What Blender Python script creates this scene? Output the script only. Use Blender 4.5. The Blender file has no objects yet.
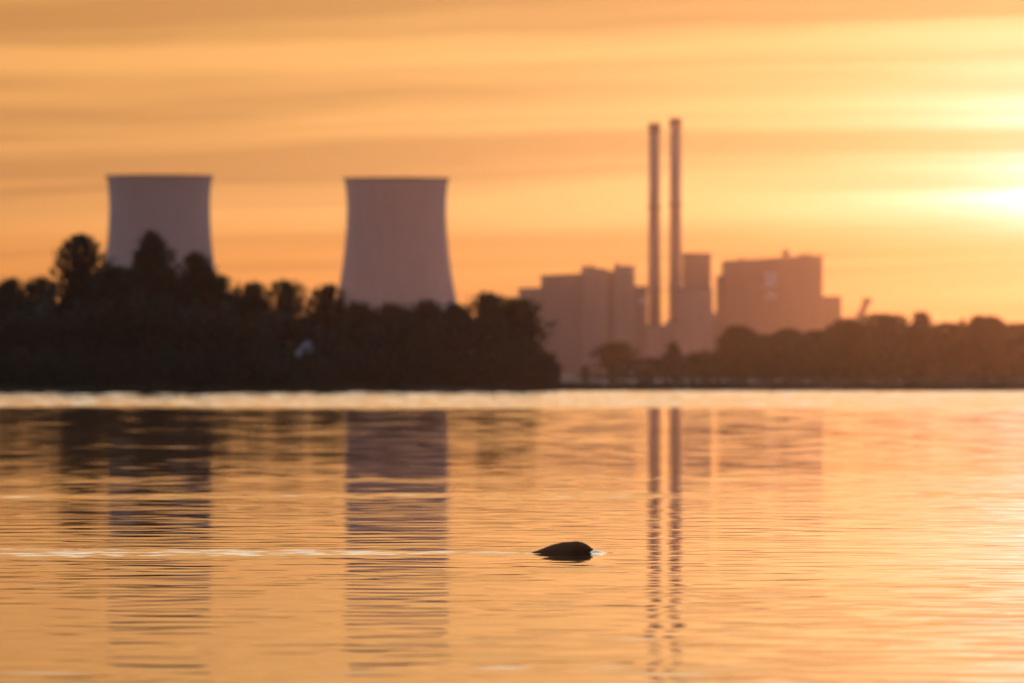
import bpy, bmesh, math, random
import numpy as np
from mathutils import Vector

# ------------------------------------------------------------------ scene, camera, sky, sun, exposure
S = bpy.context.scene
COL = S.collection
R = math.radians
F = 8533.0            # focal length in picture widths/1024: a 300 mm lens
CAM_Z = 1.61          # eye height above the lake
HORIZON = 372.0

cam = bpy.data.cameras.new('camera')
cam_o = bpy.data.objects.new('camera', cam)
COL.objects.link(cam_o)
S.camera = cam_o
cam.sensor_width = 36.0
cam.lens = 300.0
cam.clip_start = 0.5
cam.clip_end = 60000.0
cam_o.location = (0, 0, CAM_Z)
cam_o.rotation_euler = (R(90) + math.atan((HORIZON - 341.5) / F), 0, 0)
cam.dof.use_dof = True
cam.dof.focus_distance = 75.9
cam.dof.aperture_fstop = 4.0

SUN_EL, SUN_AZ = R(1.25), R(3.92)      # the sun stands behind thin cloud just right of the frame
SUN_DIR = Vector((math.sin(SUN_AZ) * math.cos(SUN_EL), math.cos(SUN_AZ) * math.cos(SUN_EL), math.sin(SUN_EL)))

world = bpy.data.worlds.new('World')
S.world = world
world.use_nodes = True


class NT:
    """small helper to write node maths as expressions"""
    def __init__(self, tree):
        self.t = tree

    def new(self, kind, **kw):
        n = self.t.nodes.new(kind)
        for k, v in kw.items():
            setattr(n, k, v)
        return n

    def put(self, sock, v):
        if isinstance(v, bpy.types.NodeSocket):
            self.t.links.new(v, sock)
        elif v is not None:
            if hasattr(sock.default_value, '__len__') and not hasattr(v, '__len__'):
                v = [v] * len(sock.default_value)
            if hasattr(sock.default_value, '__len__') and len(sock.default_value) == 4 and len(v) == 3:
                v = list(v) + [1.0]
            sock.default_value = v

    def m(self, op, a, b=None, c=None, clamp=False):
        n = self.new('ShaderNodeMath', operation=op, use_clamp=clamp)
        for i, v in enumerate((a, b, c)):
            if v is not None:
                self.put(n.inputs[i], v)
        return n.outputs[0]

    def vm(self, op, a, b=None):
        n = self.new('ShaderNodeVectorMath', operation=op)
        self.put(n.inputs[0], a)
        if b is not None:
            if op == 'SCALE':
                self.put(n.inputs['Scale'], b)
            else:
                self.put(n.inputs[1], b)
        return n.outputs['Value'] if op in ('DOT_PRODUCT', 'LENGTH') else n.outputs['Vector']

    def rng(self, v, a, b, c=0.0, d=1.0, smooth=True):
        n = self.new('ShaderNodeMapRange', interpolation_type='SMOOTHSTEP' if smooth else 'LINEAR')
        self.put(n.inputs['Value'], v)
        for k, x in zip(('From Min', 'From Max', 'To Min', 'To Max'), (a, b, c, d)):
            self.put(n.inputs[k], x)
        return n.outputs['Result']

    def mix(self, f, a, b, blend='MIX'):
        n = self.new('ShaderNodeMix', data_type='RGBA', blend_type=blend)
        self.put(n.inputs[0], f)
        self.put(n.inputs[6], a)
        self.put(n.inputs[7], b)
        return n.outputs[2]

    def noise(self, vec, scale=1.0, detail=3.0, rough=0.5, dim='3D'):
        n = self.new('ShaderNodeTexNoise', noise_dimensions=dim)
        self.put(n.inputs['Vector'], vec)
        n.inputs['Scale'].default_value = scale
        n.inputs['Detail'].default_value = detail
        n.inputs['Roughness'].default_value = rough
        return n

    def xyz(self, x=0.0, y=0.0, z=0.0):
        n = self.new('ShaderNodeCombineXYZ')
        for i, v in enumerate((x, y, z)):
            self.put(n.inputs[i], v)
        return n.outputs[0]


def build_sky():
    w = NT(world.node_tree)
    bg = world.node_tree.nodes['Background']
    sky = w.new('ShaderNodeTexSky', sky_type='NISHITA', sun_disc=False)
    sky.sun_elevation = SUN_EL
    sky.sun_rotation = SUN_AZ
    sky.air_density = 1.0
    sky.dust_density = 1.0
    tc = w.new('ShaderNodeTexCoord').outputs['Generated']
    d = w.vm('NORMALIZE', tc)
    sep = w.new('ShaderNodeSeparateXYZ')
    w.put(sep.inputs[0], d)
    az = w.m('MULTIPLY', w.m('ARCTAN2', sep.outputs[0], sep.outputs[1]), 57.29578)      # degrees right of north
    el = w.m('MULTIPLY', w.m('ARCSINE', sep.outputs[2]), 57.29578)                      # degrees up
    el = w.m('MAXIMUM', el, 0.0)
    ang = w.m('MULTIPLY', w.m('ARCCOSINE', w.m('MINIMUM', w.vm('DOT_PRODUCT', d, tuple(SUN_DIR)), 1.0)), 57.29578)
    # ---- a sheet of thin stratus drawn out into long streaks; they thicken with elevation
    tilt = w.m('SUBTRACT', el, w.m('MULTIPLY', az, 0.030))
    warp = w.noise(w.xyz(w.m('MULTIPLY', az, 0.22), w.m('MULTIPLY', el, 0.5), 3.1), 1.0, 3.0, 0.5).outputs[0]
    tilt = w.m('ADD', tilt, w.m('MULTIPLY', w.m('SUBTRACT', warp, 0.5), 0.22))
    lv = w.m('LOGARITHM', w.m('ADD', w.m('MAXIMUM', tilt, -0.4), 1.2), 2.71828)
    n1 = w.noise(w.xyz(w.m('MULTIPLY', az, 0.14), w.m('MULTIPLY', lv, 9.0), 7.3), 1.0, 4.0, 0.55).outputs[0]
    n2 = w.noise(w.xyz(w.m('MULTIPLY', az, 0.30), w.m('MULTIPLY', lv, 21.0), 1.7), 1.0, 3.0, 0.5).outputs[0]
    thick = w.m('ADD', w.rng(n1, 0.36, 0.70, 0.0, 0.50), w.rng(n2, 0.40, 0.75, 0.0, 0.38))

    def streak(c, wd, amt, a0=None, a1=None):
        q = w.m('DIVIDE', w.m('SUBTRACT', tilt, c), wd)
        g = w.m('MULTIPLY', w.m('EXPONENT', w.m('MULTIPLY', w.m('MULTIPLY', q, q), -1.0)), amt)
        if a0 is not None:
            g = w.m('MULTIPLY', g, w.rng(az, a0, a1))
        return g
    for args in STREAKS:
        thick = w.m('ADD', thick, streak(*args))
    thick = w.m('MINIMUM', w.m('MAXIMUM', thick, 0.0), 1.0)
    # ---- colour of the veil: light of the low sun soaking through it
    fall = w.m('DIVIDE', 1.0, w.m('ADD', 1.0, w.m('POWER', w.m('DIVIDE', ang, 30.0), 1.6)))
    # the glow spreads along the cloud streaks more than across them
    da = w.m('SUBTRACT', az, math.degrees(SUN_AZ))
    de = w.m('MULTIPLY', w.m('SUBTRACT', el, math.degrees(SUN_EL)), 1.55)
    ang = w.m('SQRT', w.m('ADD', w.m('MULTIPLY', da, da), w.m('MULTIPLY', de, de)))
    halo = w.m('EXPONENT', w.m('MULTIPLY', ang, -1.0 / 0.52))
    halo2 = w.m('EXPONENT', w.m('MULTIPLY', ang, -1.0 / 4.3))
    bank = w.rng(w.m('ADD', el, w.m('MULTIPLY', w.m('SUBTRACT', warp, 0.5), 0.12)), 0.80, 1.10, 0.16, 1.0)   # a low bank of cloud dims the glow near the horizon
    halo = w.m('MULTIPLY', halo, w.m('MULTIPLY', bank, w.m('SUBTRACT', 1.0, w.m('MULTIPLY', thick, 0.75))))
    low = w.mix(w.rng(el, 0.0, 1.6), (0.65, 0.205, 0.036), (0.73, 0.312, 0.070))
    low = w.mix(w.rng(el, 3.3, 6.6), low, (1.60, 1.35, 1.02))
    low = w.mix(w.rng(el, 14.0, 55.0), low, (0.42, 0.42, 0.50))
    low = w.mix(w.rng(ang, 25.0, 95.0), low, (1.40, 1.85, 2.95))
    veil = w.vm('SCALE', low, fall)
    veil = w.vm('ADD', veil, w.vm('SCALE', (0.24, 0.41, 0.25), w.m('MULTIPLY', halo2, w.rng(bank, 0.16, 1.0, 0.45, 1.0))))
    veil = w.vm('ADD', veil, w.vm('SCALE', (1.9, 1.85, 3.0), halo))
    gray = w.vm('MULTIPLY', veil, (0.75, 0.67, 0.62))
    cl = w.mix(thick, veil, gray)
    # ---- clear sky above the veil, mostly hidden by it
    clear = w.vm('SCALE', sky.outputs[0], SKY_STRENGTH)
    out = w.vm('ADD', w.vm('SCALE', clear, w.m('SUBTRACT', 0.20, w.m('MULTIPLY', thick, 0.12))), cl)
    w.put(bg.inputs[0], out)
    bg.inputs[1].default_value = 1.0


SKY_STRENGTH = 0.05
STREAKS = [  # elevation, half height, weight (degrees), azimuth window
    (2.50, 0.16, 0.60), (1.85, 0.08, 0.42), (1.50, 0.10, 0.95), (1.34, 0.030, 0.28), (1.68, 0.035, 0.30), (2.05, 0.040, 0.25), (2.32, 0.035, 0.25), (0.74, 0.040, 0.18), (1.17, 0.035, 0.30, 0.0, 1.5), (1.05, 0.10, -0.45), (2.20, 0.12, -0.35)]
build_sky()

sun = bpy.data.lights.new('sun', 'SUN')
sun.energy = 0.19
sun.angle = R(0.53)
sun.color = (1.0, 0.30, 0.075)
sun_o = bpy.data.objects.new('sun', sun)
COL.objects.link(sun_o)
sun_o.rotation_euler = (-SUN_DIR).to_track_quat('-Z', 'Y').to_euler()
sun_o.location = (400, 5000, 120)

S.view_settings.view_transform = 'Standard'
S.view_settings.look = 'None'
S.view_settings.exposure = 0.0
S.view_settings.gamma = 1.0
S.view_settings.use_curve_mapping = False
S.render.engine = 'CYCLES'
S.cycles.use_denoising = True
S.cycles.max_bounces = 6
S.cycles.volume_bounces = 0
S.cycles.sample_clamp_indirect = 6.0


# ------------------------------------------------------------------ helpers
def at(px, py, D):
    """a point of the place that is D metres off and is seen at that place of the photograph"""
    return Vector(((px - 512.0) / F * D, D, CAM_Z + (HORIZON - py) / F * D))


def mpp(D):
    return D / F


def mesh_np(name, V, Fq, mat=None, parent=None, smooth=False):
    """mesh from arrays: V (n,3), Fq (m,k)"""
    V = np.asarray(V, dtype=np.float32)
    Fq = np.asarray(Fq, dtype=np.int32)
    me = bpy.data.meshes.new(name)
    k = Fq.shape[1]
    me.vertices.add(len(V))
    me.vertices.foreach_set('co', V.ravel())
    me.loops.add(Fq.size)
    me.loops.foreach_set('vertex_index', Fq.ravel())
    me.polygons.add(len(Fq))
    me.polygons.foreach_set('loop_start', np.arange(0, Fq.size, k, dtype=np.int32))
    if smooth:
        me.polygons.foreach_set('use_smooth', np.ones(len(Fq), dtype=bool))
    me.update(calc_edges=True)
    me.validate()
    o = bpy.data.objects.new(name, me)
    COL.objects.link(o)
    if mat:
        me.materials.append(mat)
    if parent:
        o.parent = parent
    return o


def obj_bm(name, bm, mat=None, parent=None, smooth=False):
    me = bpy.data.meshes.new(name)
    bmesh.ops.recalc_face_normals(bm, faces=bm.faces)
    bm.to_mesh(me)
    bm.free()
    if smooth:
        for p in me.polygons:
            p.use_smooth = True
    o = bpy.data.objects.new(name, me)
    COL.objects.link(o)
    if mat:
        me.materials.append(mat)
    if parent:
        o.parent = parent
    return o


def empty(name, loc, label, cat, group=None):
    o = bpy.data.objects.new(name, None)
    COL.objects.link(o)
    o.location = loc
    return tag(o, label, cat, group)


def tag(o, label=None, cat=None, group=None, kind=None):
    for k, v in (('label', label), ('category', cat), ('group', group), ('kind', kind)):
        if v:
            o[k] = v
    return o


def bx(bm, x0, x1, y0, y1, z0, z1):
    vs = [bm.verts.new((x, y, z)) for z in (z0, z1) for y in (y0, y1) for x in (x0, x1)]
    for f in ((0, 1, 3, 2), (4, 6, 7, 5), (0, 4, 5, 1), (2, 3, 7, 6), (0, 2, 6, 4), (1, 5, 7, 3)):
        bm.faces.new([vs[i] for i in f])


def lathe(prof, n=72):
    """closed revolve of a list of (r, z); returns V, F quads"""
    prof = np.array(prof)
    a = np.linspace(0, 2 * np.pi, n, endpoint=False)
    V = np.stack([np.outer(prof[:, 0], np.cos(a)), np.outer(prof[:, 0], np.sin(a)), np.repeat(prof[:, 1][:, None], n, 1)], -1).reshape(-1, 3)
    Fc = []
    for i in range(len(prof) - 1):
        for j in range(n):
            k = (j + 1) % n
            Fc.append((i * n + j, i * n + k, (i + 1) * n + k, (i + 1) * n + j))
    return V, np.array(Fc)


# ------------------------------------------------------------------ materials
def mat_new(name):
    m = bpy.data.materials.new(name)
    m.use_nodes = True
    t = NT(m.node_tree)
    b = m.node_tree.nodes['Principled BSDF']
    return m, t, b


def mat_simple(name, c, rough=0.8, var=0.25, scale=1.0, stretch=(1, 1, 1), c2=None, bump=0.0):
    m, t, b = mat_new(name)
    tc = t.new('ShaderNodeTexCoord').outputs['Object']
    v = t.vm('MULTIPLY', tc, stretch)
    n = t.noise(v, scale, 5.0, 0.6).outputs[0]
    c2 = c2 or tuple(x * (1 - var) for x in c)
    t.put(b.inputs['Base Color'], t.mix(t.rng(n, 0.3, 0.7), c, c2))
    b.inputs['Roughness'].default_value = rough
    b.inputs['Specular IOR Level'].default_value = 0.2
    if bump:
        bn = t.new('ShaderNodeBump')
        bn.inputs['Strength'].default_value = bump
        t.put(bn.inputs['Height'], n)
        t.put(b.inputs['Normal'], bn.outputs[0])
    return m


M_concrete = mat_simple('weathered_concrete', (0.34, 0.34, 0.355), 0.9, 0.10, 0.25, (1, 1, 0.10))
M_rim = mat_simple('dark_concrete', (0.20, 0.19, 0.19), 0.9, 0.2, 0.3)
M_stack = mat_simple('chimney_concrete', (0.26, 0.24, 0.24), 0.9, 0.2, 0.5, (1, 1, 0.1))
M_cap = mat_simple('sooty_cap', (0.07, 0.06, 0.06), 0.9, 0.3, 0.4)
M_clad = mat_simple('grey_cladding', (0.27, 0.25, 0.25), 0.7, 0.15, 0.2, (1, 1, 0.15))
M_clad2 = mat_simple('pale_cladding', (0.36, 0.33, 0.32), 0.7, 0.15, 0.2, (1, 1, 0.15))
M_clad3 = mat_simple('red_cladding', (0.26, 0.19, 0.175), 0.7, 0.15, 0.2, (1, 1, 0.15))
M_roof = mat_simple('roof_felt', (0.10, 0.10, 0.10), 0.9, 0.2, 0.3)
M_pale = mat_simple('pale_panel', (0.75, 0.73, 0.72), 0.4, 0.1, 0.3)
M_white = mat_simple('white_roof', (0.42, 0.40, 0.39), 0.5, 0.3, 1.5)
M_timber = mat_simple('dark_timber', (0.11, 0.085, 0.065), 0.8, 0.4, 1.2, (1, 1, 4))
M_bark = mat_simple('bark', (0.055, 0.043, 0.034), 0.95, 0.4, 3.0, (1, 1, 0.2))
M_soil = mat_simple('dark_soil_and_grass', (0.050, 0.048, 0.026), 0.95, 0.4, 0.05)
M_stone = mat_simple('wet_stone', (0.06, 0.055, 0.05), 0.6, 0.3, 3.0)
M_track = mat_simple('pale_gravel', (0.33, 0.29, 0.25), 0.9, 0.2, 0.3)


def mat_leaf(name, c1, c2):
    m, t, b = mat_new(name)
    g = t.new('ShaderNodeNewGeometry')
    v = g.outputs['Random Per Island']
    t.put(b.inputs['Base Color'], t.mix(v, c1, c2))
    b.inputs['Roughness'].default_value = 0.6
    b.inputs['Specular IOR Level'].default_value = 0.25
    return m


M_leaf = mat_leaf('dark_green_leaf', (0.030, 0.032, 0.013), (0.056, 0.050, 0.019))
M_leaf2 = mat_leaf('autumn_leaf', (0.075, 0.055, 0.020), (0.105, 0.070, 0.024))
M_reed = mat_leaf('reed_blade', (0.05, 0.045, 0.02), (0.11, 0.085, 0.035))


def mat_water():
    m, t, b = mat_new('lake_water')
    b.inputs['Base Color'].default_value = (0.012, 0.016, 0.016, 1)
    b.inputs['Roughness'].default_value = 0.03
    b.inputs['IOR'].default_value = 1.333
    return m


M_water = mat_water()


# ------------------------------------------------------------------ lake: one sheet with real ripples and the swimmer's wake
ANIMAL_Y = 75.9
SC = mpp(ANIMAL_Y)
NOSE_X = (591 - 512) * SC
TAIL_X = (531 - 512) * SC


def smooth(a, b, v):
    t = np.clip((v - a) / (b - a), 0, 1)
    return t * t * (3 - 2 * t)


def waves(rng, X, Y, lam, spread, n, sig=0.5):
    """sum of sines whose slope in the direction of depth has unit r.m.s.; lam may vary with Y"""
    H = np.zeros_like(X)
    ls = np.exp(rng.uniform(-1.0, 1.0, n))
    # fixed set of wave lengths from 0.3 to 30 m, weighted by nearness to the local lam
    L = np.exp(np.linspace(math.log(0.3), math.log(34.0), n))
    L = L * np.exp(rng.normal(0, 0.03, n))
    th = rng.normal(0, spread, n)
    ph = rng.uniform(0, 2 * np.pi, n)
    W2 = np.zeros(Y.shape[0])
    lamr = lam[:, 0]
    ws = []
    for i in range(n):
        w = np.exp(-0.5 * ((np.log(L[i]) - np.log(lamr)) / sig) ** 2)
        ws.append(w)
        W2 += 0.5 * (w * math.cos(th[i])) ** 2
    nrm = 1.0 / np.sqrt(W2)
    for i in range(n):
        w = ws[i] * nrm
        if w.max() < 1e-3:
            continue
        idx = np.where(w > 1e-3)[0]
        a, e = idx[0], idx[-1] + 1
        k = 2 * np.pi / L[i]
        H[a:e] += (w[a:e, None] / k) * np.cos(k * (X[a:e] * math.sin(th[i]) + Y[a:e] * math.cos(th[i])) + ph[i])
    return H


def lownoise(rng, X, Y, lx, ly, n=14):
    H = np.zeros_like(X)
    for i in range(n):
        a = rng.uniform(0.5, 1.6)
        H += np.cos(2 * np.pi * (a * X / lx * rng.choice([-1, 1]) + rng.uniform(0.4, 1.6) * Y / ly) + rng.uniform(0, 6.28))
    return H / math.sqrt(n / 2)


def build_lake():
    rng = np.random.default_rng(11)
    ys = list(np.linspace(-80, 37, 12)) + [38.0]
    y = 38.0
    while y < 742:
        st = (0.0012 if y < 130 else 0.0016) * y
        if 72.0 < y < 80.5:
            st = 0.045
        if y > 355:
            st = 0.0006 * y
        y += st
        ys.append(y)
    ys = np.array(ys)
    k = 512.0 / F
    un = []
    u = -1.22
    while u < 1.22:
        xx = u * k * ANIMAL_Y
        un.append(u)
        u += (0.028 if -0.1 < xx < 1.0 else 0.088) / (k * ANIMAL_Y)
    out = 1.24 * np.power(1.35, np.arange(0, 11))
    us = np.array(list(-out[::-1]) + un + list(out))
    X = us[None, :] * k * np.maximum(ys, 38.0)[:, None]
    Y = np.repeat(ys[:, None], len(us), 1)
    D = np.maximum(Y, 20.0)
    PY = HORIZON + CAM_Z * F / D                      # only to read distances off the photograph
    lam = np.clip(0.0072 * D, 0.85, 9.0)
    H = waves(rng, X, Y, lam * 1.15, 0.95, 320, 0.62)
    HN = waves(rng, X, Y, lam, 0.8, 300, 0.35)
    nearf = 1 - smooth(105.0, 170.0, D)
    H = H * nearf + HN * np.sqrt(1 - nearf ** 2)
    H2 = waves(rng, X, Y, np.clip(0.0060 * D, 0.62, 9.0), 0.9, 240, 0.6)
    sig = SIGMA(D)
    patch = 0.6 * lownoise(rng, X, Y, 26.0, 55.0) + 0.8 * lownoise(rng, X, Y, 5.0, 7.0)
    pk = 0.38 - 0.24 * smooth(100.0, 160.0, D)
    sig = sig * np.clip(1 + pk * patch, 0.55, 1.6)
    # wind lines: long rougher strips across the lake
    edge = 2.0 * lownoise(rng, X, Y, 30.0, 60.0)
    for yc, hw, s in STRIPS:
        sig = np.maximum(sig, s * np.exp(-(((Y - yc) + edge * hw * 0.12) / hw) ** 2))
    far = smooth(368.0, 408.0, D + 6 * lownoise(rng, X, Y, 60.0, 90.0))
    sig = sig * (1 - far)
    HF = rng.normal(0, 1, X.shape)
    HF = (HF + np.roll(HF, 1, 1)) * 0.7 * 0.0006 * D * 0.75
    edge_f = 1 - smooth(1.2, 1.5, np.abs(us))[None, :]
    Z = (0.8 * H + 0.6 * H2) * sig * edge_f + HF * 0.042 * far * edge_f
    Z[Y < 37.9] = 0
    # ---- wake: a choppy V behind the swimmer with two crests, and the bow swell before its nose
    back = TAIL_X + 0.10 - X                            # metres behind the tail root
    yy = Y - ANIMAL_Y
    hw = 0.17 + 0.50 * np.clip(back, 0, 30)
    inside = np.exp(-(yy / hw) ** 4) * smooth(-0.08, 0.12, back)
    chop = waves(rng, X, Y, np.full_like(Y, 0.36), 0.9, 160, 0.25)
    spray = rng.normal(0, 1, X.shape)
    chop = 0.55 * chop + 0.8 * 0.032 * (spray + np.roll(spray, 1, 1)) * 0.7
    amp = 0.058 * np.exp(-np.clip(back, 0, 99) / 14.0)
    Z += chop * inside * amp * edge_f
    for s in (-1, 1):
        c = s * hw * 0.95
        Z += 0.002 * np.exp(-((yy - c) / (0.13 + 0.02 * np.clip(back, 0, 30))) ** 2) * smooth(-0.1, 0.4, back) * np.exp(-np.clip(back, 0, 99) / 9.0)
    # bow swell
    bxp = X - (NOSE_X + 0.045)
    Z += 0.030 * np.exp(-(bxp / 0.085) ** 2 - (yy / 0.20) ** 2)
    for s in (-1, 1):
        lead = NOSE_X + 0.02 - X
        c = s * (0.11 + 0.42 * np.clip(lead, 0, 9))
        Z += 0.009 * np.exp(-((yy - c) / 0.10) ** 2) * smooth(-0.08, 0.05, lead) * np.exp(-np.clip(lead, 0, 99) / 0.8)
    Z += 0.009 * np.exp(-((yy + 0.30) / 0.075) ** 2) * smooth(TAIL_X + 0.10, TAIL_X + 0.25, X) * (1 - smooth(NOSE_X - 0.12, NOSE_X, X))
    # a few long low ridges left by older wakes
    for y0, sl, x0, x1, a, wd in ((70.2, 0.10, -0.2, 6.0, 0.0018, 0.32), (66.0, -0.15, -6.0, -3.4, 0.003, 0.35), (79.4, 0.25, 0.75, 1.9, 0.004, 0.25)):
        Z += a * np.exp(-((Y - y0 - sl * X) / wd) ** 2) * smooth(x0, x0 + 0.8, X) * (1 - smooth(x1 - 0.8, x1, X))
    nr, nc = X.shape
    V = np.stack([X, Y, Z], -1).reshape(-1, 3)
    i = np.arange(nr - 1)[:, None] * nc + np.arange(nc - 1)[None, :]
    Fq = np.stack([i, i + 1, i + nc + 1, i + nc], -1).reshape(-1, 4)
    o = mesh_np('lake', V, Fq, M_water, smooth=True)
    tag(o, kind='structure')
    return o


def SIGMA(D):
    return np.interp(D, [40, 60, 90, 130, 200, 300, 360], [0.0078, 0.0072, 0.0050, 0.0042, 0.0049, 0.0060, 0.007])


STRIPS = [(111.0, 3.0, 0.020), (128.0, 5.5, 0.0085)]
build_lake()

# ------------------------------------------------------------------ land: one sheet from the far shore to the horizon
SHORE = 724.0


def build_land():
    rng = np.random.default_rng(5)
    xs = np.concatenate([np.linspace(-4200, -120, 14), np.linspace(-110, 110, 180), np.linspace(120, 4200, 14)])
    ys = np.concatenate([[SHORE - 4, SHORE - 1.5, SHORE, SHORE + 1.2, SHORE + 3], np.linspace(SHORE + 8, 1500, 40), np.linspace(1600, 7000, 24)])
    X, Y = np.meshgrid(xs, ys)
    wob = lownoise(rng, X, Y * 0, 40, 1e9) * 1.6
    near = (Y < SHORE + 4)
    Z = np.interp(Y, [SHORE - 4, SHORE - 1.5, SHORE, SHORE + 1.2, SHORE + 3, SHORE + 60, 1500, 7000], [-0.6, -0.25, -0.02, 0.16, 0.26, 0.30, 0.4, 0.4])
    Z = Z + (0.05 * lownoise(rng, X, Y, 25, 40)) * (Y > SHORE + 2) * (Y < 1500)
    Y = Y + wob * near
    nr, nc = X.shape
    i = np.arange(nr - 1)[:, None] * nc + np.arange(nc - 1)[None, :]
    Fq = np.stack([i, i + 1, i + nc + 1, i + nc], -1).reshape(-1, 4)
    o = mesh_np('ground', np.stack([X, Y, Z], -1).reshape(-1, 3), Fq, M_soil, smooth=True)
    tag(o, kind='structure')
    # lake bed so that the sheet of water has something below it
    V = [(-4200, -80, -1.2), (4200, -80, -1.2), (4200, SHORE + 1, -1.2), (-4200, SHORE + 1, -1.2)]
    tag(mesh_np('lake_bed', V, [(0, 1, 2, 3)], M_soil), kind='structure')
    # pale track along the gap between the woods
    n = 40
    V, Fq = [], []
    for j in range(n):
        x = 2.0 + j * 0.55
        yc = 960 + 8 * math.sin(j * 0.35)
        V += [(x * 1.4, yc - 22, 0.62), (x * 1.4, yc + 22, 0.66)]
        if j:
            q = 2 * j
            Fq.append((q - 2, q, q + 1, q - 1))
    tag(mesh_np('path', V, Fq, M_track), kind='structure')


build_land()


# ------------------------------------------------------------------ power station
def cooling_tower(px, top_y, top_px, label):
    D = 4500.0
    s = mpp(D)
    base = at(px, HORIZON, D)
    t = empty('cooling_tower', (base.x, D, 0.4), label, 'cooling tower', 'cooling towers')
    zt = CAM_Z + (HORIZON - top_y) * s - 0.4
    r0 = top_px * s / 2
    hts = np.linspace(6.0, zt, 40)
    zw = zt * 0.86
    rw = r0 * 0.955

    def rad(z):
        if z > zw:
            return rw + (r0 - rw) * ((z - zw) / (zt - zw)) ** 1.6
        c = 62.0
        return rw * math.sqrt(1 + ((z - zw) / c) ** 2 * 0.72)
    prof = [(rad(z), z) for z in hts] + [(rad(z) - 0.6, z) for z in hts[::-1]]
    prof.append(prof[0])
    V, Fq = lathe(prof, 96)
    mesh_np('shell', V, Fq, M_concrete, t, True)
    V, Fq = lathe([(r0 - 0.8, zt - 1.0), (r0 + 0.7, zt - 1.0), (r0 + 0.7, zt + 0.25), (r0 - 0.8, zt + 0.25), (r0 - 0.8, zt - 1.0)], 96)
    mesh_np('rim', V, Fq, M_rim, t)
    rb = rad(6.0)
    V, Fq = lathe([(rb + 2.5, -0.3), (rb + 2.5, 1.6), (rb + 2.0, 1.6), (rb + 2.0, -0.3), (rb + 2.5, -0.3)], 72)
    mesh_np('basin', V, Fq, M_rim, t)
    bm = bmesh.new()
    bx(bm, -0.45, 0.45, -0.45, 0.45, 0, 6.6)
    col0 = obj_bm('support_column', bm, M_rim, t)
    for i in range(36):
        a = 2 * math.pi * i / 36
        c = col0 if i == 0 else col0.copy()
        if i:
            COL.objects.link(c)
            c.parent = t
        c.location = ((rb - 0.2) * math.cos(a), (rb - 0.2) * math.sin(a), -0.3)
        c.rotation_euler = (0, 0, a)


cooling_tower(159.5, 176.0, 105.5, 'left grey concrete cooling tower rising behind the tallest trees')
cooling_tower(396.5, 178.5, 104, 'middle grey concrete cooling tower with flaring foot above the low trees')


def chimney(px, top_y, label):
    D = 4560.0
    s = mpp(D)
    b = at(px, HORIZON, D)
    t = empty('chimney', (b.x, D, 0.4), label, 'chimney', 'tall chimneys')
    zt = CAM_Z + (HORIZON - top_y) * s - 0.4
    r1, r0 = 5.4 * s, 6.6 * s
    V, Fq = lathe([(r0, -1), (r0 * 0.96, zt * 0.3), (r1 * 1.03, zt * 0.65), (r1, zt - 4), (r1 - 0.5, zt - 4), (r1 - 0.5, zt - 8), (0.1, zt - 8)], 40)
    mesh_np('shaft', V, Fq, M_stack, t, True)
    V, Fq = lathe([(r1 + 0.35, zt - 5.0), (r1 + 0.35, zt), (r1 - 0.4, zt), (r1 - 0.4, zt - 5.0), (r1 + 0.35, zt - 5.0)], 40)
    mesh_np('cap', V, Fq, M_cap, t)
    for f in (0.66, 0.33):
        z = zt * f
        r = r1 * 1.05
        V, Fq = lathe([(r - 0.2, z), (r + 0.9, z), (r + 0.9, z + 1.2), (r - 0.2, z + 1.2), (r - 0.2, z)], 40)
        mesh_np('platform', V, Fq, M_rim, t)


chimney(654.3, 123.0, 'left slender chimney, slightly shorter of the two')
chimney(675.3, 118.0, 'right slender chimney, slightly taller of the two')


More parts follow.
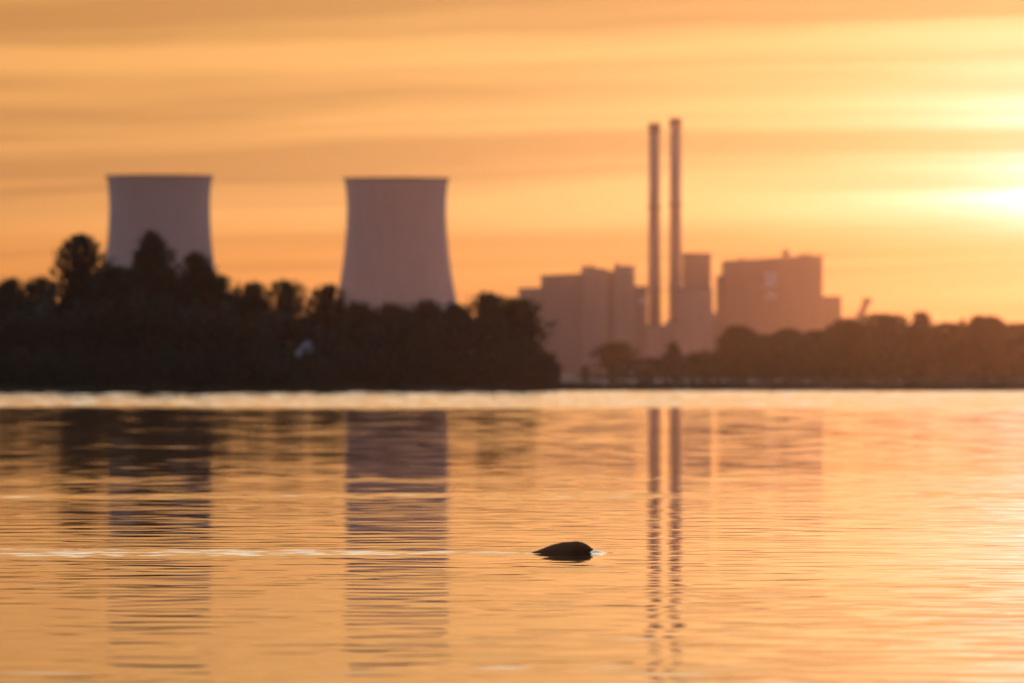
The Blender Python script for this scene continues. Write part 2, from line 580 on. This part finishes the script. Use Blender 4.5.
class Block:
    def __init__(self, name, label, D, px):
        self.D = D
        self.s = mpp(D)
        self.ox = (px - 512) * self.s
        self.t = empty(name, (self.ox, D, 0.4), label, 'industrial building')

    def vol(self, name, x0, x1, ytop, dy0, dy1, mat, ytop_l=None, ybase=None, ribs=0):
        """one volume between picture columns x0 and x1, its front dy0 metres behind D; parapet and shallow pilasters included"""
        s = self.s
        a, b = (x0 - 512) * s - self.ox, (x1 - 512) * s - self.ox
        z = CAM_Z + (HORIZON - ytop) * s - 0.4
        zl = z if ytop_l is None else CAM_Z + (HORIZON - ytop_l) * s - 0.4
        z0 = -0.6 if ybase is None else CAM_Z + (HORIZON - ybase) * s - 0.4
        bm = bmesh.new()
        vs = [bm.verts.new(p) for p in ((a, dy0, z0), (b, dy0, z0), (b, dy1, z0), (a, dy1, z0), (a, dy0, zl), (b, dy0, z), (b, dy1, z), (a, dy1, zl))]
        for f in ((0, 1, 2, 3), (4, 7, 6, 5), (0, 4, 5, 1), (1, 5, 6, 2), (2, 6, 7, 3), (3, 7, 4, 0)):
            bm.faces.new([vs[i] for i in f])
        o = obj_bm(name, bm, mat, self.t)
        for i in range(ribs):
            x = a + (b - a) * (i + 0.5) / ribs
            bm = bmesh.new()
            bx(bm, x - 0.35, x + 0.35, dy0 - 0.5, dy0 - 0.004, z0, min(z, zl) - 1.5)
            obj_bm('pilaster', bm, mat, o)
        bm = bmesh.new()     # roof edge
        d = 0.25
        vs = [bm.verts.new(p) for p in ((a - d, dy0 - d, zl + 0.01), (b + d, dy0 - d, z + 0.01), (b + d, dy1 + d, z + 0.01), (a - d, dy1 + d, zl + 0.01),
                                        (a - d, dy0 - d, zl + 0.7), (b + d, dy0 - d, z + 0.7), (b + d, dy1 + d, z + 0.7), (a - d, dy1 + d, zl + 0.7))]
        for f in ((0, 1, 2, 3), (4, 7, 6, 5), (0, 4, 5, 1), (1, 5, 6, 2), (2, 6, 7, 3), (3, 7, 4, 0)):
            bm.faces.new([vs[i] for i in f])
        obj_bm('roof', bm, M_roof, o)
        return o

    def small(self, name, x0, x1, y0, y1, dy0, dy1, mat, parent=None):
        s = self.s
        bm = bmesh.new()
        bx(bm, (x0 - 512) * s - self.ox, (x1 - 512) * s - self.ox, dy0, dy1, CAM_Z + (HORIZON - y1) * s - 0.4, CAM_Z + (HORIZON - y0) * s - 0.4)
        return obj_bm(name, bm, mat, parent or self.t)


b = Block('boiler_house', 'stepped grey-mauve power station block left of the chimneys', 4500.0, 580)
b.vol('low_wing', 518.5, 541, 289, 6, 60, M_clad2, ribs=4)
b.vol('turbine_hall', 541.2, 582, 274.5, 0, 62, M_clad, 276.5, ribs=7)
o = b.vol('boiler_hall', 582.2, 607.8, 270.5, -6, 50, M_clad2, 267.0, ribs=5)
b.vol('link_wing', 608, 614, 272.5, 2, 50, M_clad)
o2 = b.vol('bunker_tower', 614.2, 634.5, 267.2, -8, 46, M_clad2, ribs=3)
b.small('vent', 616.5, 619.5, 262.5, 265.9, 4, 8, M_roof, o2)
b.small('vent', 590, 593, 264.5, 267.5, 4, 9, M_roof, o)
b.small('vent', 625, 628, 264.4, 265.9, 4, 8, M_roof, o2)
b.vol('annex', 634.7, 647, 287, 0, 40, M_clad, ribs=2)
b.vol('duct_house', 647.2, 667, 326, 2, 44, M_clad2)
b.small('window', 640, 647, 297, 304, -0.9, -0.5, M_pale)

b = Block('flue_gas_building', 'tall narrow block just right of the chimneys', 4500.0, 697)
o = b.vol('upper_block', 683.5, 711, 254.2, 0, 36, M_clad3, ybase=291)
b.vol('lower_block', 680, 712.5, 291, -5, 42, M_clad2, ribs=4)
b.vol('foot', 667.3, 679.8, 322, 0, 40, M_clad2)
b.vol('walkway_house', 712.7, 718.4, 314, 4, 30, M_clad)

b = Block('boiler_house', 'broad flat-topped red-grey power station block with two pale panels', 4520.0, 770)
b.vol('side_wing', 718.7, 724, 277, 6, 60, M_clad3)
o = b.vol('boiler_hall', 724.2, 822.5, 256.2, 0, 66, M_clad3, 262.0)
b.vol('lower_wing', 822.8, 841.5, 297.5, 4, 56, M_clad3, ribs=3)
b.vol('shed', 841.8, 858, 319, 2, 40, M_clad)
b.small('vent', 783.5, 789.5, 249.5, 255.6, 10, 16, M_roof, o)
b.small('vent', 740, 744, 257.5, 260.0, 10, 16, M_roof, o)
b.small('vent', 800, 812, 253.6, 255.0, 10, 30, M_roof, o)
for (x0, x1, y0, y1) in ((764.5, 776, 273, 287), (766, 776, 293, 298)):
    w = b.small('louvre_panel', x0, x1, y0, y1, -0.8, -0.004, M_pale, o)
for i in range(9):
    x = 728 + i * 11.3
    if abs(x - 770) < 8:
        continue
    b.small('pilaster', x - 0.7, x + 0.7, 266, 372, -0.6, -0.006, M_clad3, o)

# slanted gantry beyond the right block
D = 4480.0
p0, p1 = at(857, 322, D), at(868.5, 298.5, D)
t = empty('conveyor', (p0.x, D, 0.4), 'small slanted structure sticking up beyond the right power station block', 'conveyor')
bm = bmesh.new()
q0, q1 = p0 - t.location, p1 - t.location
dx = 2.0
vs = []
for q, wd in ((q0, 3.2), (q1, 1.6)):
    for yy in (-2, 2):
        for k in (-1, 1):
            vs.append(bm.verts.new((q.x + k * wd / 1.2, q.y + yy, q.z)))
for f in ((0, 1, 3, 2), (4, 6, 7, 5), (0, 4, 5, 1), (2, 3, 7, 6), (0, 2, 6, 4), (1, 5, 7, 3)):
    bm.faces.new([vs[i] for i in f])
obj_bm('gantry', bm, M_clad3, t)
bm = bmesh.new()
bx(bm, q0.x - 2.5, q0.x + 2.0, -2.5, 2.5, -0.5, q0.z + 1.5)
obj_bm('base', bm, M_clad, t)
bm = bmesh.new()
bx(bm, q1.x - 3.4, q1.x + 1.7, -2.1, 2.1, q1.z - 2.4, q1.z + 0.2)
obj_bm('head_house', bm, M_clad3, t)


# ------------------------------------------------------------------ trees
def leaf_quads(rng, C, size):
    """one bent leaf spray (a quad) at every centre"""
    n = len(C)
    a = rng.normal(size=(n, 3))
    a /= np.linalg.norm(a, axis=1)[:, None]
    b_ = rng.normal(size=(n, 3))
    b_ -= (a * b_).sum(1)[:, None] * a
    b_ /= np.linalg.norm(b_, axis=1)[:, None]
    s = size * rng.uniform(0.6, 1.35, n)[:, None]
    V = np.stack([C - a * s * 0.5, C + b_ * s * 0.30, C + a * s * 0.5, C - b_ * s * 0.30], 1).reshape(-1, 3)
    return V, np.arange(4 * n).reshape(-1, 4)


def limb(V, Fq, p0, p1, r0, r1, n=6):
    p0, p1 = Vector(p0), Vector(p1)
    d = (p1 - p0).normalized()
    x = d.orthogonal().normalized()
    y = d.cross(x)
    k = len(V)
    for p, r in ((p0, r0), (p0.lerp(p1, 0.5) + x * (p1 - p0).length * 0.03, (r0 + r1) / 2), (p1, r1)):
        for i in range(n):
            a = 2 * math.pi * i / n
            V.append(tuple(p + x * (r * math.cos(a)) + y * (r * math.sin(a))))
    for j in range(2):
        for i in range(n):
            Fq.append((k + j * n + i, k + j * n + (i + 1) % n, k + (j + 1) * n + (i + 1) % n, k + (j + 1) * n + i))


def tree(px, top, wpx, D, label, group, shape='round', seed=0, low=0.12, leaf=0.24, dens=1.0, mat=None, lean=0.0, cat='tree'):
    """top: picture row of the crown's top; wpx: crown width in picture pixels at distance D"""
    rng = np.random.default_rng(seed + 100)
    s = mpp(D)
    base = at(px, HORIZON, D)
    z0 = 0.28
    H = CAM_Z + (HORIZON - top) * s - z0
    W = wpx * s
    t = empty('tree', (base.x, D, z0), label, cat, group)
    # clumps of foliage inside the envelope
    env = {'round': lambda f: math.sqrt(max(0.0, 1 - ((f - 0.52) / 0.50) ** 2)) * (0.95 if f > 0.5 else 1.0),
           'spire': lambda f: max(0.05, (1 - f) ** 0.62 * 1.05) if f > 0.25 else 0.85,
           'broad': lambda f: (1 - max(0.0, (f - 0.45) / 0.56) ** 2.2) ** 0.5 if f > 0.45 else 0.85 + 0.15 * f / 0.45,
           'open': lambda f: math.sqrt(max(0.0, 1 - ((f - 0.6) / 0.42) ** 2))}[shape]
    ncl = int(290 * dens * (H / 10.0) * max(0.6, W / 5.0))
    ncl = min(max(ncl, 180), 760)
    ph = rng.uniform(0, 6.28, 3)
    Cs, rs = [], []
    while len(Cs) < ncl:
        f = rng.uniform(0.02, 1.0) ** 0.62
        e = env(f) * W * 0.56
        if e <= 0.05:
            continue
        a = rng.uniform(0, 2 * np.pi)
        e *= 1 + 0.26 * math.sin(3 * a + ph[0] + 9 * f) + 0.20 * math.sin(2 * a + ph[1] + 17 * f) + 0.14 * math.sin(5 * a + ph[2] + 31 * f)
        rr = e * math.sqrt(rng.uniform(0, 1)) * rng.uniform(0.78, 1.0)
        rad_ = rng.uniform(0.22, 0.52) * (0.75 if f > 0.8 else 1.0) * min(1.0, W / 4.0 + 0.3)
        zc = H * (low + (1 - low) * f)
        zc = min(zc, H - rad_ * rng.uniform(0.8, 1.7))
        Cs.append((rr * math.cos(a) + lean * zc, rr * math.sin(a) * 0.85, zc))
        rs.append(rad_)
    for q in range(5):
        Cs.append((lean * H + rng.normal(0, 0.05) * W, rng.normal(0, 0.05) * W, H - 0.25 - 0.16 * q))
        rs.append(0.24 + 0.05 * q)
    Cs, rs = np.array(Cs), np.array(rs)
    per = (rs / 0.5) ** 2 * 50 * dens
    P = []
    for c, r, n in zip(Cs, rs, per.astype(int)):
        v = rng.normal(size=(n, 3))
        v /= np.linalg.norm(v, axis=1)[:, None]
        v *= (rng.uniform(0, 1, n) ** 0.5)[:, None] * r
        ax_ = c - np.array([lean * H * 0.5, 0, H * 0.50])
        ax_ = ax_ / (np.linalg.norm(ax_) + 1e-6) + np.array([0, 0, 0.45]) + rng.normal(0, 0.25, 3)
        ax_ /= np.linalg.norm(ax_)
        k = v @ ax_
        v = v * 0.62 + (k * 1.15)[:, None] * ax_          # sprays reach outwards and up, so the outline is feathered
        P.append(c + v)
    # stray twigs that break the outline
    o_ = Cs[rng.integers(0, len(Cs), int(650 * dens))]
    v = rng.normal(size=(len(o_), 3)) * 0.40 + np.array([0, 0, 0.10])
    P.append(o_ + v)
    P = np.concatenate(P)
    ax = np.abs(P[:, 0] - lean * P[:, 2]) / (0.5 * W)                 # thin out towards the top and the shoulders
    P = P[P[:, 2] < H + 0.35 - rng.exponential(0.40, len(P)) - 0.9 * ax ** 2 * rng.uniform(0.3, 1.0, len(P))]
    V, Fq = leaf_quads(rng, P, leaf)
    V[:, 2] = np.maximum(V[:, 2], 0.05)
    mesh_np('crown', V, Fq, mat or M_leaf, t)
    # trunk and limbs reaching into the clumps
    V, Fq = [], []
    r = 0.018 * H + 0.05
    pts = [Vector((0, 0, -0.3))]
    nseg = 5
    for i in range(1, nseg + 1):
        f = i / nseg
        pts.append(Vector((lean * H * f + rng.normal(0, 0.06) * H * 0.1, rng.normal(0, 0.05) * H * 0.1, H * 0.93 * f)))
    for i in range(nseg):
        limb(V, Fq, pts[i], pts[i + 1], r * (1 - i / nseg) + 0.02, r * (1 - (i + 1) / nseg) + 0.02, 8)
    for i in rng.choice(len(Cs), min(26, len(Cs)), replace=False):
        c = Vector(Cs[i])
        f = min(max((c.z / H) * 0.62, 0.12), 0.8)
        j = min(int(f * nseg), nseg - 1)
        st = pts[j].lerp(pts[j + 1], f * nseg - j)
        limb(V, Fq, st, c, r * (1 - f) * 0.45 + 0.012, 0.012, 5)
    mesh_np('trunk', V, Fq, M_bark, t, True)
    return t


ISL, RGT = 'trees on the left wooded shore', 'trees on the right wooded shore'
LEFT = [
    # px, top, width, D, shape, label
    (-30, 276, 70, 752, 'broad', 'dark tree cut by the left edge of the picture'),
    (10, 279, 46, 742, 'round', 'dark low tree nearest the left edge of the picture'),
    (42, 277, 40, 760, 'open', 'dark loose tree with light gaps just left of the broad round-topped tree'),
    (81, 235, 54, 745, 'round', 'tall broad round-topped tree left of the left cooling tower'),
    (116, 266, 50, 738, 'broad', 'dark tree in front of the left foot of the left cooling tower'),
    (151, 232, 74, 748, 'spire', 'tallest pointed tree in front of the left cooling tower'),
    (196, 253, 46, 741, 'round', 'bushy tree in front of the right edge of the left cooling tower'),
    (218, 276, 46, 752, 'broad', 'lower dark tree just right of the left cooling tower'),
    (252, 283, 40, 744, 'round', 'slim tree midway between the two cooling towers'),
    (285, 281, 46, 766, 'open', 'loose-crowned tree rising directly behind the white roof'),
    (328, 285, 44, 742, 'round', 'round tree left of the foot of the middle cooling tower'),
    (358, 303, 44, 750, 'broad', 'low tree in front of the left foot of the middle cooling tower'),
    (392, 304, 50, 740, 'broad', 'low dense tree in front of the centre of the middle cooling tower'),
    (427, 301, 44, 752, 'round', 'low rounded tree in front of the right half of the middle cooling tower'),
    (456, 304, 40, 742, 'broad', 'low tree at the right foot of the middle cooling tower'),
    (489, 293, 58, 746, 'round', 'dense tree, highest between middle cooling tower and power station'),
    (518, 298, 54, 740, 'round', 'dense tree at the right end of the left wood'),
]
def H_(top, D):
    return (HORIZON - top) * mpp(D)


for i, (px, top, wd, D, sh, lb) in enumerate(LEFT):
    dens = 1.0
    low = 0.10
    if sh == 'open':
        dens, low = 0.8, 0.38
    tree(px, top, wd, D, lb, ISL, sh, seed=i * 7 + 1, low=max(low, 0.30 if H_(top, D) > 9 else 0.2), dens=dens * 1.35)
tree(545, 352, 26, 734, 'low bush on the water at the right tip of the left wood', ISL, 'round', seed=501, low=0.02, leaf=0.2, dens=1.6, cat='bush')

RIGHT = [
    (617, 342, 44, 1720, 'round', 'faint hazy rounded tree standing alone before the stepped power station block', 0),
    (650, 358, 40, 1560, 'round', 'low tree between the lone hazy tree and the small pointed tree', 0),
    (673, 343, 24, 1540, 'spire', 'small pointed tree below the taller chimney', 0),
    (700, 352, 44, 1530, 'broad', 'low tree below the tall narrow block', 0),
    (739, 326, 46, 1500, 'round', 'rounded tree below the left edge of the broad right block', 1),
    (764, 336, 36, 1540, 'broad', 'low tree under the pale panels of the broad right block', 0),
    (788, 329, 44, 1510, 'round', 'rounded tree below the right part of the broad right block', 1),
    (818, 331, 44, 1530, 'broad', 'tree below the lower wing of the broad right block', 0),
    (846, 320, 52, 1500, 'round', 'bushy tree directly below the slanted structure', 1),
    (884, 314, 62, 1520, 'round', 'broad high tree just right of the slanted structure', 1),
    (921, 312, 26, 1500, 'round', 'spiky-topped tree, highest of the right shore', 1),
    (948, 323, 50, 1530, 'broad', 'lower tree just right of the spiky-topped tree', 0),
    (985, 316, 58, 1500, 'round', 'broad rounded tree near the right edge of the picture', 1),
    (1022, 324, 50, 1520, 'broad', 'tree at the right edge of the picture', 1),
    (1062, 318, 60, 1510, 'broad', 'tree cut off beyond the right edge of the picture', 0),
]
for i, (px, top, wd, D, sh, lb, c) in enumerate(RIGHT):
    if px > 1050:
        continue
    tree(px, top, wd, D, lb, RGT, sh, seed=i * 13 + 900, low=0.15, leaf=0.40, dens=1.25, mat=M_leaf2 if c else M_leaf)


def thicket(name, label, knots, D0, D1, n, leaf, seed, mat, zmin=0.25):
    """foliage that closes the wood below the crowns: knots are (picture column, picture row of its top)"""
    rng = np.random.default_rng(seed)
    kx = [k[0] for k in knots]
    ky = [k[1] for k in knots]
    px = rng.uniform(kx[0], kx[-1], n)
    D = rng.uniform(D0, D1, n)
    top = np.interp(px, kx, ky) + 5 * np.sin(px * 0.21 + 1) + 4 * np.sin(px * 0.47) + rng.normal(0, 2.5, n)
    zt = CAM_Z + (HORIZON - top) * D / F
    z = zmin + (zt - zmin) * rng.uniform(0, 1, n) ** 0.8
    C = np.stack([(px - 512) / F * D, D, z], 1)
    V, Fq = leaf_quads(rng, C, leaf)
    V[:, 2] = np.maximum(V[:, 2], 0.02)
    return tag(mesh_np(name, V, Fq, mat), label, 'undergrowth', None, 'stuff')


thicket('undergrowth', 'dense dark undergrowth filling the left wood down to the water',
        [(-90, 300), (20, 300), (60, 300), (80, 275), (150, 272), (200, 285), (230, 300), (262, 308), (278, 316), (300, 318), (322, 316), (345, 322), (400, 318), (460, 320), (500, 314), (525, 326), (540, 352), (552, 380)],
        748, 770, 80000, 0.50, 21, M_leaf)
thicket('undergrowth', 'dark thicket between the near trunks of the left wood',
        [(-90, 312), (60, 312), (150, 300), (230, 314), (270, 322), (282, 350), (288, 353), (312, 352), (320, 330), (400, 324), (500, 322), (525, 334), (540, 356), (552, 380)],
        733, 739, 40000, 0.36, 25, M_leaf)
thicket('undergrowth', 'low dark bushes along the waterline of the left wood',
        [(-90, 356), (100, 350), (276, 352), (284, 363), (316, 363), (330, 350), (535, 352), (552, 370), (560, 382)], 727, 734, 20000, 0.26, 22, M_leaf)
thicket('undergrowth', 'hazy brown undergrowth below the trees of the right shore',
        [(575, 380), (600, 374), (640, 370), (690, 366), (722, 356), (740, 344), (830, 343), (860, 334), (900, 328), (940, 334), (1000, 332), (1080, 334)],
        1495, 1560, 60000, 0.75, 23, M_leaf2)
thicket('undergrowth', 'low scrub on the near edge of the right shore',
        [(556, 385), (600, 384), (660, 382), (760, 379), (1080, 377)], 729, 745, 16000, 0.16, 24, M_leaf2, 0.15)


def reeds():
    rng = np.random.default_rng(31)
    n = 9000
    px = rng.uniform(-60, 1085, n)
    D = SHORE + rng.uniform(-0.6, 3.0, n) + 1.0 * np.sin(px * 0.03)
    h = rng.uniform(0.25, 0.75, n) * (1 + 0.3 * np.sin(px * 0.09))
    x = (px - 512) / F * D
    lx = rng.normal(0, 0.12, n) * h
    ly = rng.normal(0, 0.12, n) * h
    w_ = 0.02
    z0 = -0.02
    V = np.stack([np.stack([x - w_, D, np.full(n, z0)], 1), np.stack([x + w_, D, np.full(n, z0)], 1),
                  np.stack([x + lx * 0.5 + w_ * 0.8, D + ly * 0.5, h * 0.6], 1), np.stack([x + lx, D + ly, h], 1)], 1).reshape(-1, 3)
    o = mesh_np('reeds', V, np.arange(4 * n).reshape(-1, 4), M_reed)
    tag(o, 'low reeds fringing the whole far shore', 'reeds', None, 'stuff')


reeds()

# small house with a white roof in the gap of the left wood
D = 741.0
c = at(300, HORIZON, D)
h = empty('house', (c.x, D, 0.28), 'small dark house with sloping white roof in a gap of the left wood', 'house')
h.rotation_euler = (0, 0, R(-52))
s = mpp(D)
ze = CAM_Z + (HORIZON - 357) * s - 0.28
zr = CAM_Z + (HORIZON - 341) * s - 0.28
hw = 1.35
bm = bmesh.new()
bx(bm, -hw, hw, 0.3, 3.4, -0.2, ze)
wall = obj_bm('wall', bm, M_timber, h)
for x in (-hw + 0.02, hw - 0.14):
    bm = bmesh.new()
    vs = [bm.verts.new(p) for p in ((x, 0.3, ze + .002), (x, 3.4, ze + .002), (x, 1.85, zr - 0.1), (x + 0.12, 0.3, ze + .002), (x + 0.12, 3.4, ze + .002), (x + 0.12, 1.85, zr - 0.1))]
    for f in ((0, 1, 2), (3, 5, 4), (0, 3, 4, 1), (1, 4, 5, 2), (2, 5, 3, 0)):
        bm.faces.new([vs[i] for i in f])
    obj_bm('gable', bm, M_timber, h)
for sg in (-1, 1):
    bm = bmesh.new()
    e = 1.85 + sg * 1.85
    vs = []
    for x in (-hw - 0.15, hw + 0.15):
        for (yy, zz) in ((1.85, zr), (e, ze - 0.15)):
            for dz in (0, 0.08):
                vs.append(bm.verts.new((x, yy + (0.004 * sg if yy == 1.85 else 0), zz + dz)))
    for f in ((0, 1, 3, 2), (4, 6, 7, 5), (0, 4, 5, 1), (2, 3, 7, 6), (0, 2, 6, 4), (1, 5, 7, 3)):
        bm.faces.new([vs[i] for i in f])
    obj_bm('roof', bm, M_white, h)
bm = bmesh.new()
bx(bm, -0.9, -0.2, 0.24, 0.296, 0, 1.9)
obj_bm('door', bm, M_white, h)
bm = bmesh.new()
bx(bm, 0.25, 0.95, 0.24, 0.296, 0.9, 1.7)
obj_bm('window', bm, M_stone, h)

# two stones that break the far waterline on the right
for px, wd, seed, lb in ((773, 13, 1, 'dark low stone in the far waterline below the pale panels'), (845, 10, 2, 'dark low stone in the far waterline below the slanted structure')):
    rng = random.Random(seed)
    bm = bmesh.new()
    bmesh.ops.create_icosphere(bm, subdivisions=3, radius=1.0)
    wdm = wd * mpp(716) / 2
    for v in bm.verts:
        k = 1 + 0.18 * math.sin(3.1 * v.co.x + seed) + 0.12 * math.sin(5 * v.co.y + 2 * seed) + rng.uniform(-0.03, 0.03)
        v.co = Vector((v.co.x * wdm * k, v.co.y * wdm * 0.8 * k, v.co.z * 0.26 * k))
    o = obj_bm('stone', bm, M_stone, None, True)
    p = at(px, HORIZON, 716)
    o.location = (p.x, 716, -0.04)
    tag(o, lb, 'stone', 'stones in the far waterline')


# ------------------------------------------------------------------ the swimmer
def mat_fur():
    m, t, b = mat_new('wet_brown_fur')
    tc = t.new('ShaderNodeTexCoord').outputs['Object']
    v = t.vm('MULTIPLY', tc, (25, 160, 160))
    n = t.noise(v, 1.0, 4.0, 0.6).outputs[0]
    t.put(b.inputs['Base Color'], t.mix(n, (0.17, 0.058, 0.014), (0.40, 0.15, 0.040)))
    b.inputs['Roughness'].default_value = 0.6
    b.inputs['Specular IOR Level'].default_value = 0.15
    bn = t.new('ShaderNodeBump')
    bn.inputs['Strength'].default_value = 0.6
    bn.inputs['Distance'].default_value = 0.004
    t.put(bn.inputs['Height'], n)
    t.put(b.inputs['Normal'], bn.outputs[0])
    return m


M_fur = mat_fur()
M_dark = mat_simple('dark_skin', (0.02, 0.015, 0.013), 0.4, 0.2, 30)
M_eye = mat_simple('eye', (0.01, 0.008, 0.008), 0.08, 0.1, 30)


def swimmer():
    t = empty('swimming_animal', (0, 0, 0), 'dark brown furry animal swimming right, only its back and head above water', 'animal')
    ox = 565.0
    t.location = ((ox - 512) * SC, ANIMAL_Y, 0)
    # picture column, top above water (px), belly below water (px), half width (px), height of the widest line (px)
    ST = [(497, -0.6, -2.2, 0.9, -1.4), (508, -1.2, -3.4, 1.3, -2.2), (520, -0.9, -4.6, 2.0, -2.4), (529, -0.1, -6.5, 3.6, -2.8), (536, 2.0, -9.5, 6.2, -3.0), (543, 4.6, -12, 8.4, -3.0),
          (550, 7.6, -13.5, 9.8, -2.5), (557, 9.4, -13.8, 10.2, -1.8), (563, 11.0, -13, 9.8, -1.0), (569, 11.0, -11.5, 8.4, 0.2), (574, 11.6, -9.0, 7.4, 1.6), (579.5, 11.6, -6.5, 7.2, 2.6),
          (583.5, 10.2, -4.6, 6.3, 2.8), (587, 8.4, -3.4, 5.2, 2.4), (589.8, 6.6, -2.6, 4.2, 1.8), (591.6, 4.9, -1.6, 3.0, 1.5), (592.6, 3.2, 0.2, 1.4, 1.7)]
    n = 28
    V, Fq = [], []
    rings = []
    # smooth the stations
    A = np.array(ST)
    xs = np.concatenate([np.linspace(A[i, 0], A[i + 1, 0], 3, endpoint=False) for i in range(len(A) - 1)] + [[A[-1, 0]]])
    cols = [np.interp(xs, A[:, 0], A[:, k]) for k in range(1, 5)]
    for k in range(4):
        c = cols[k].copy()
        c[1:-1] = 0.25 * c[:-2] + 0.5 * c[1:-1] + 0.25 * c[2:]
        cols[k] = c
    for i, x in enumerate(xs):
        tp, bt, hw_, mid = (cols[k][i] for k in range(4))
        for j in range(n):
            a = 2 * math.pi * j / n
            cy, cz = math.cos(a), math.sin(a)
            z = mid + (tp - mid) * cz if cz >= 0 else mid + (mid - bt) * cz
            V.append(((x - ox) * SC, hw_ * SC * math.copysign(abs(cy) ** 0.9, cy), z * SC))
    m_ = len(xs)
    for i in range(m_ - 1):
        for j in range(n):
            k = (j + 1) % n
            Fq.append((i * n + j, i * n + k, (i + 1) * n + k, (i + 1) * n + j))
    bm = bmesh.new()
    vs = [bm.verts.new(v) for v in V]
    for f in Fq:
        bm.faces.new([vs[i] for i in f])
    bm.faces.new([vs[j] for j in range(n)])
    bm.faces.new([vs[(m_ - 1) * n + j] for j in range(n)][::-1])
    body = obj_bm('body', bm, M_fur, t, True)
    # ears, eyes, nose, whiskers
    for sg in (-1, 1):
        bm = bmesh.new()
        bmesh.ops.create_icosphere(bm, subdivisions=2, radius=1.0)
        for v in bm.verts:
            v.co = Vector((v.co.x * 0.008, v.co.y * 0.012, v.co.z * 0.016))
            if v.co.x > 0.002:
                v.co.x *= 0.4
        e = obj_bm('ear', bm, M_fur, t, True)
        e.location = ((578.2 - ox) * SC, sg * 4.6 * SC, 10.0 * SC)
        e.rotation_euler = (-sg * 0.6, -0.3, 0)
        bm = bmesh.new()
        bmesh.ops.create_icosphere(bm, subdivisions=2, radius=0.0055)
        e = obj_bm('eye', bm, M_eye, t, True)
        e.location = ((584.8 - ox) * SC, sg * 4.9 * SC, 7.0 * SC)
        for w_ in range(5):
            V, Fq = [], []
            limb(V, Fq, ((590.5 - ox) * SC, sg * 2.8 * SC, (3.6 + w_ * 0.35) * SC), ((588.6 - ox + w_ * 0.5) * SC, sg * (9.0 + w_ * 0.4) * SC, (1.6 + w_ * 1.1) * SC), 0.0006, 0.0002, 4)
            mesh_np('whisker', V, Fq, M_dark, t)
    bm = bmesh.new()
    bmesh.ops.create_icosphere(bm, subdivisions=2, radius=1.0)
    for v in bm.verts:
        v.co = Vector((v.co.x * 0.006, v.co.y * 0.013, v.co.z * 0.008))
    e = obj_bm('nose', bm, M_dark, t, True)
    e.location = ((592.3 - ox) * SC, 0, 3.6 * SC)
    # short wet guard hairs lying backwards
    rng = np.random.default_rng(77)
    nh = 5200
    me = body.data
    co = np.array([v.co for v in me.vertices])
    no = np.array([v.normal for v in me.vertices])
    pick = rng.integers(0, len(co), nh)
    P, N = co[pick] + rng.normal(0, 0.006, (nh, 3)) * [1, 0.4, 0.2], no[pick]
    ok = (P[:, 2] > -0.01) & (P[:, 0] > (528 - ox) * SC) & (P[:, 0] < (589.5 - ox) * SC)
    P, N = P[ok], N[ok]
    L = rng.uniform(0.012, 0.034, len(P))[:, None]
    dr = np.array([-1.0, 0, -0.12]) + N * rng.uniform(0.12, 0.55, len(P))[:, None] + rng.normal(0, 0.12, (len(P), 3))
    dr /= np.linalg.norm(dr, axis=1)[:, None]
    sd = np.cross(dr, N)
    sd /= np.linalg.norm(sd, axis=1)[:, None] + 1e-9
    V = np.stack([P - N * 0.003 - sd * 0.0011, P - N * 0.003 + sd * 0.0011, P + dr * L], 1).reshape(-1, 3)
    f = mesh_np('fur', V, np.arange(3 * len(P)).reshape(-1, 3), M_fur, t)
    f['kind'] = 'stuff'


swimmer()


# ------------------------------------------------------------------ air
def haze():
    m = bpy.data.materials.new('haze_air')
    m.use_nodes = True
    nt = m.node_tree
    nt.nodes.clear()
    o = nt.nodes.new('ShaderNodeOutputMaterial')
    v = nt.nodes.new('ShaderNodeVolumePrincipled')
    v.inputs['Color'].default_value = (0.74, 0.76, 1.0, 1)
    v.inputs['Density'].default_value = HAZE
    v.inputs['Anisotropy'].default_value = HAZE_G
    nt.links.new(v.outputs[0], o.inputs['Volume'])
    bm = bmesh.new()
    bx(bm, -4300, 4300, -120, 7100, -2.3, 168)
    ob = obj_bm('haze', bm, m)
    tag(ob, 'thin golden haze filling the air over the lake', 'haze', None, 'stuff')


HAZE = 2.6e-5
HAZE_G = 0.945
haze()
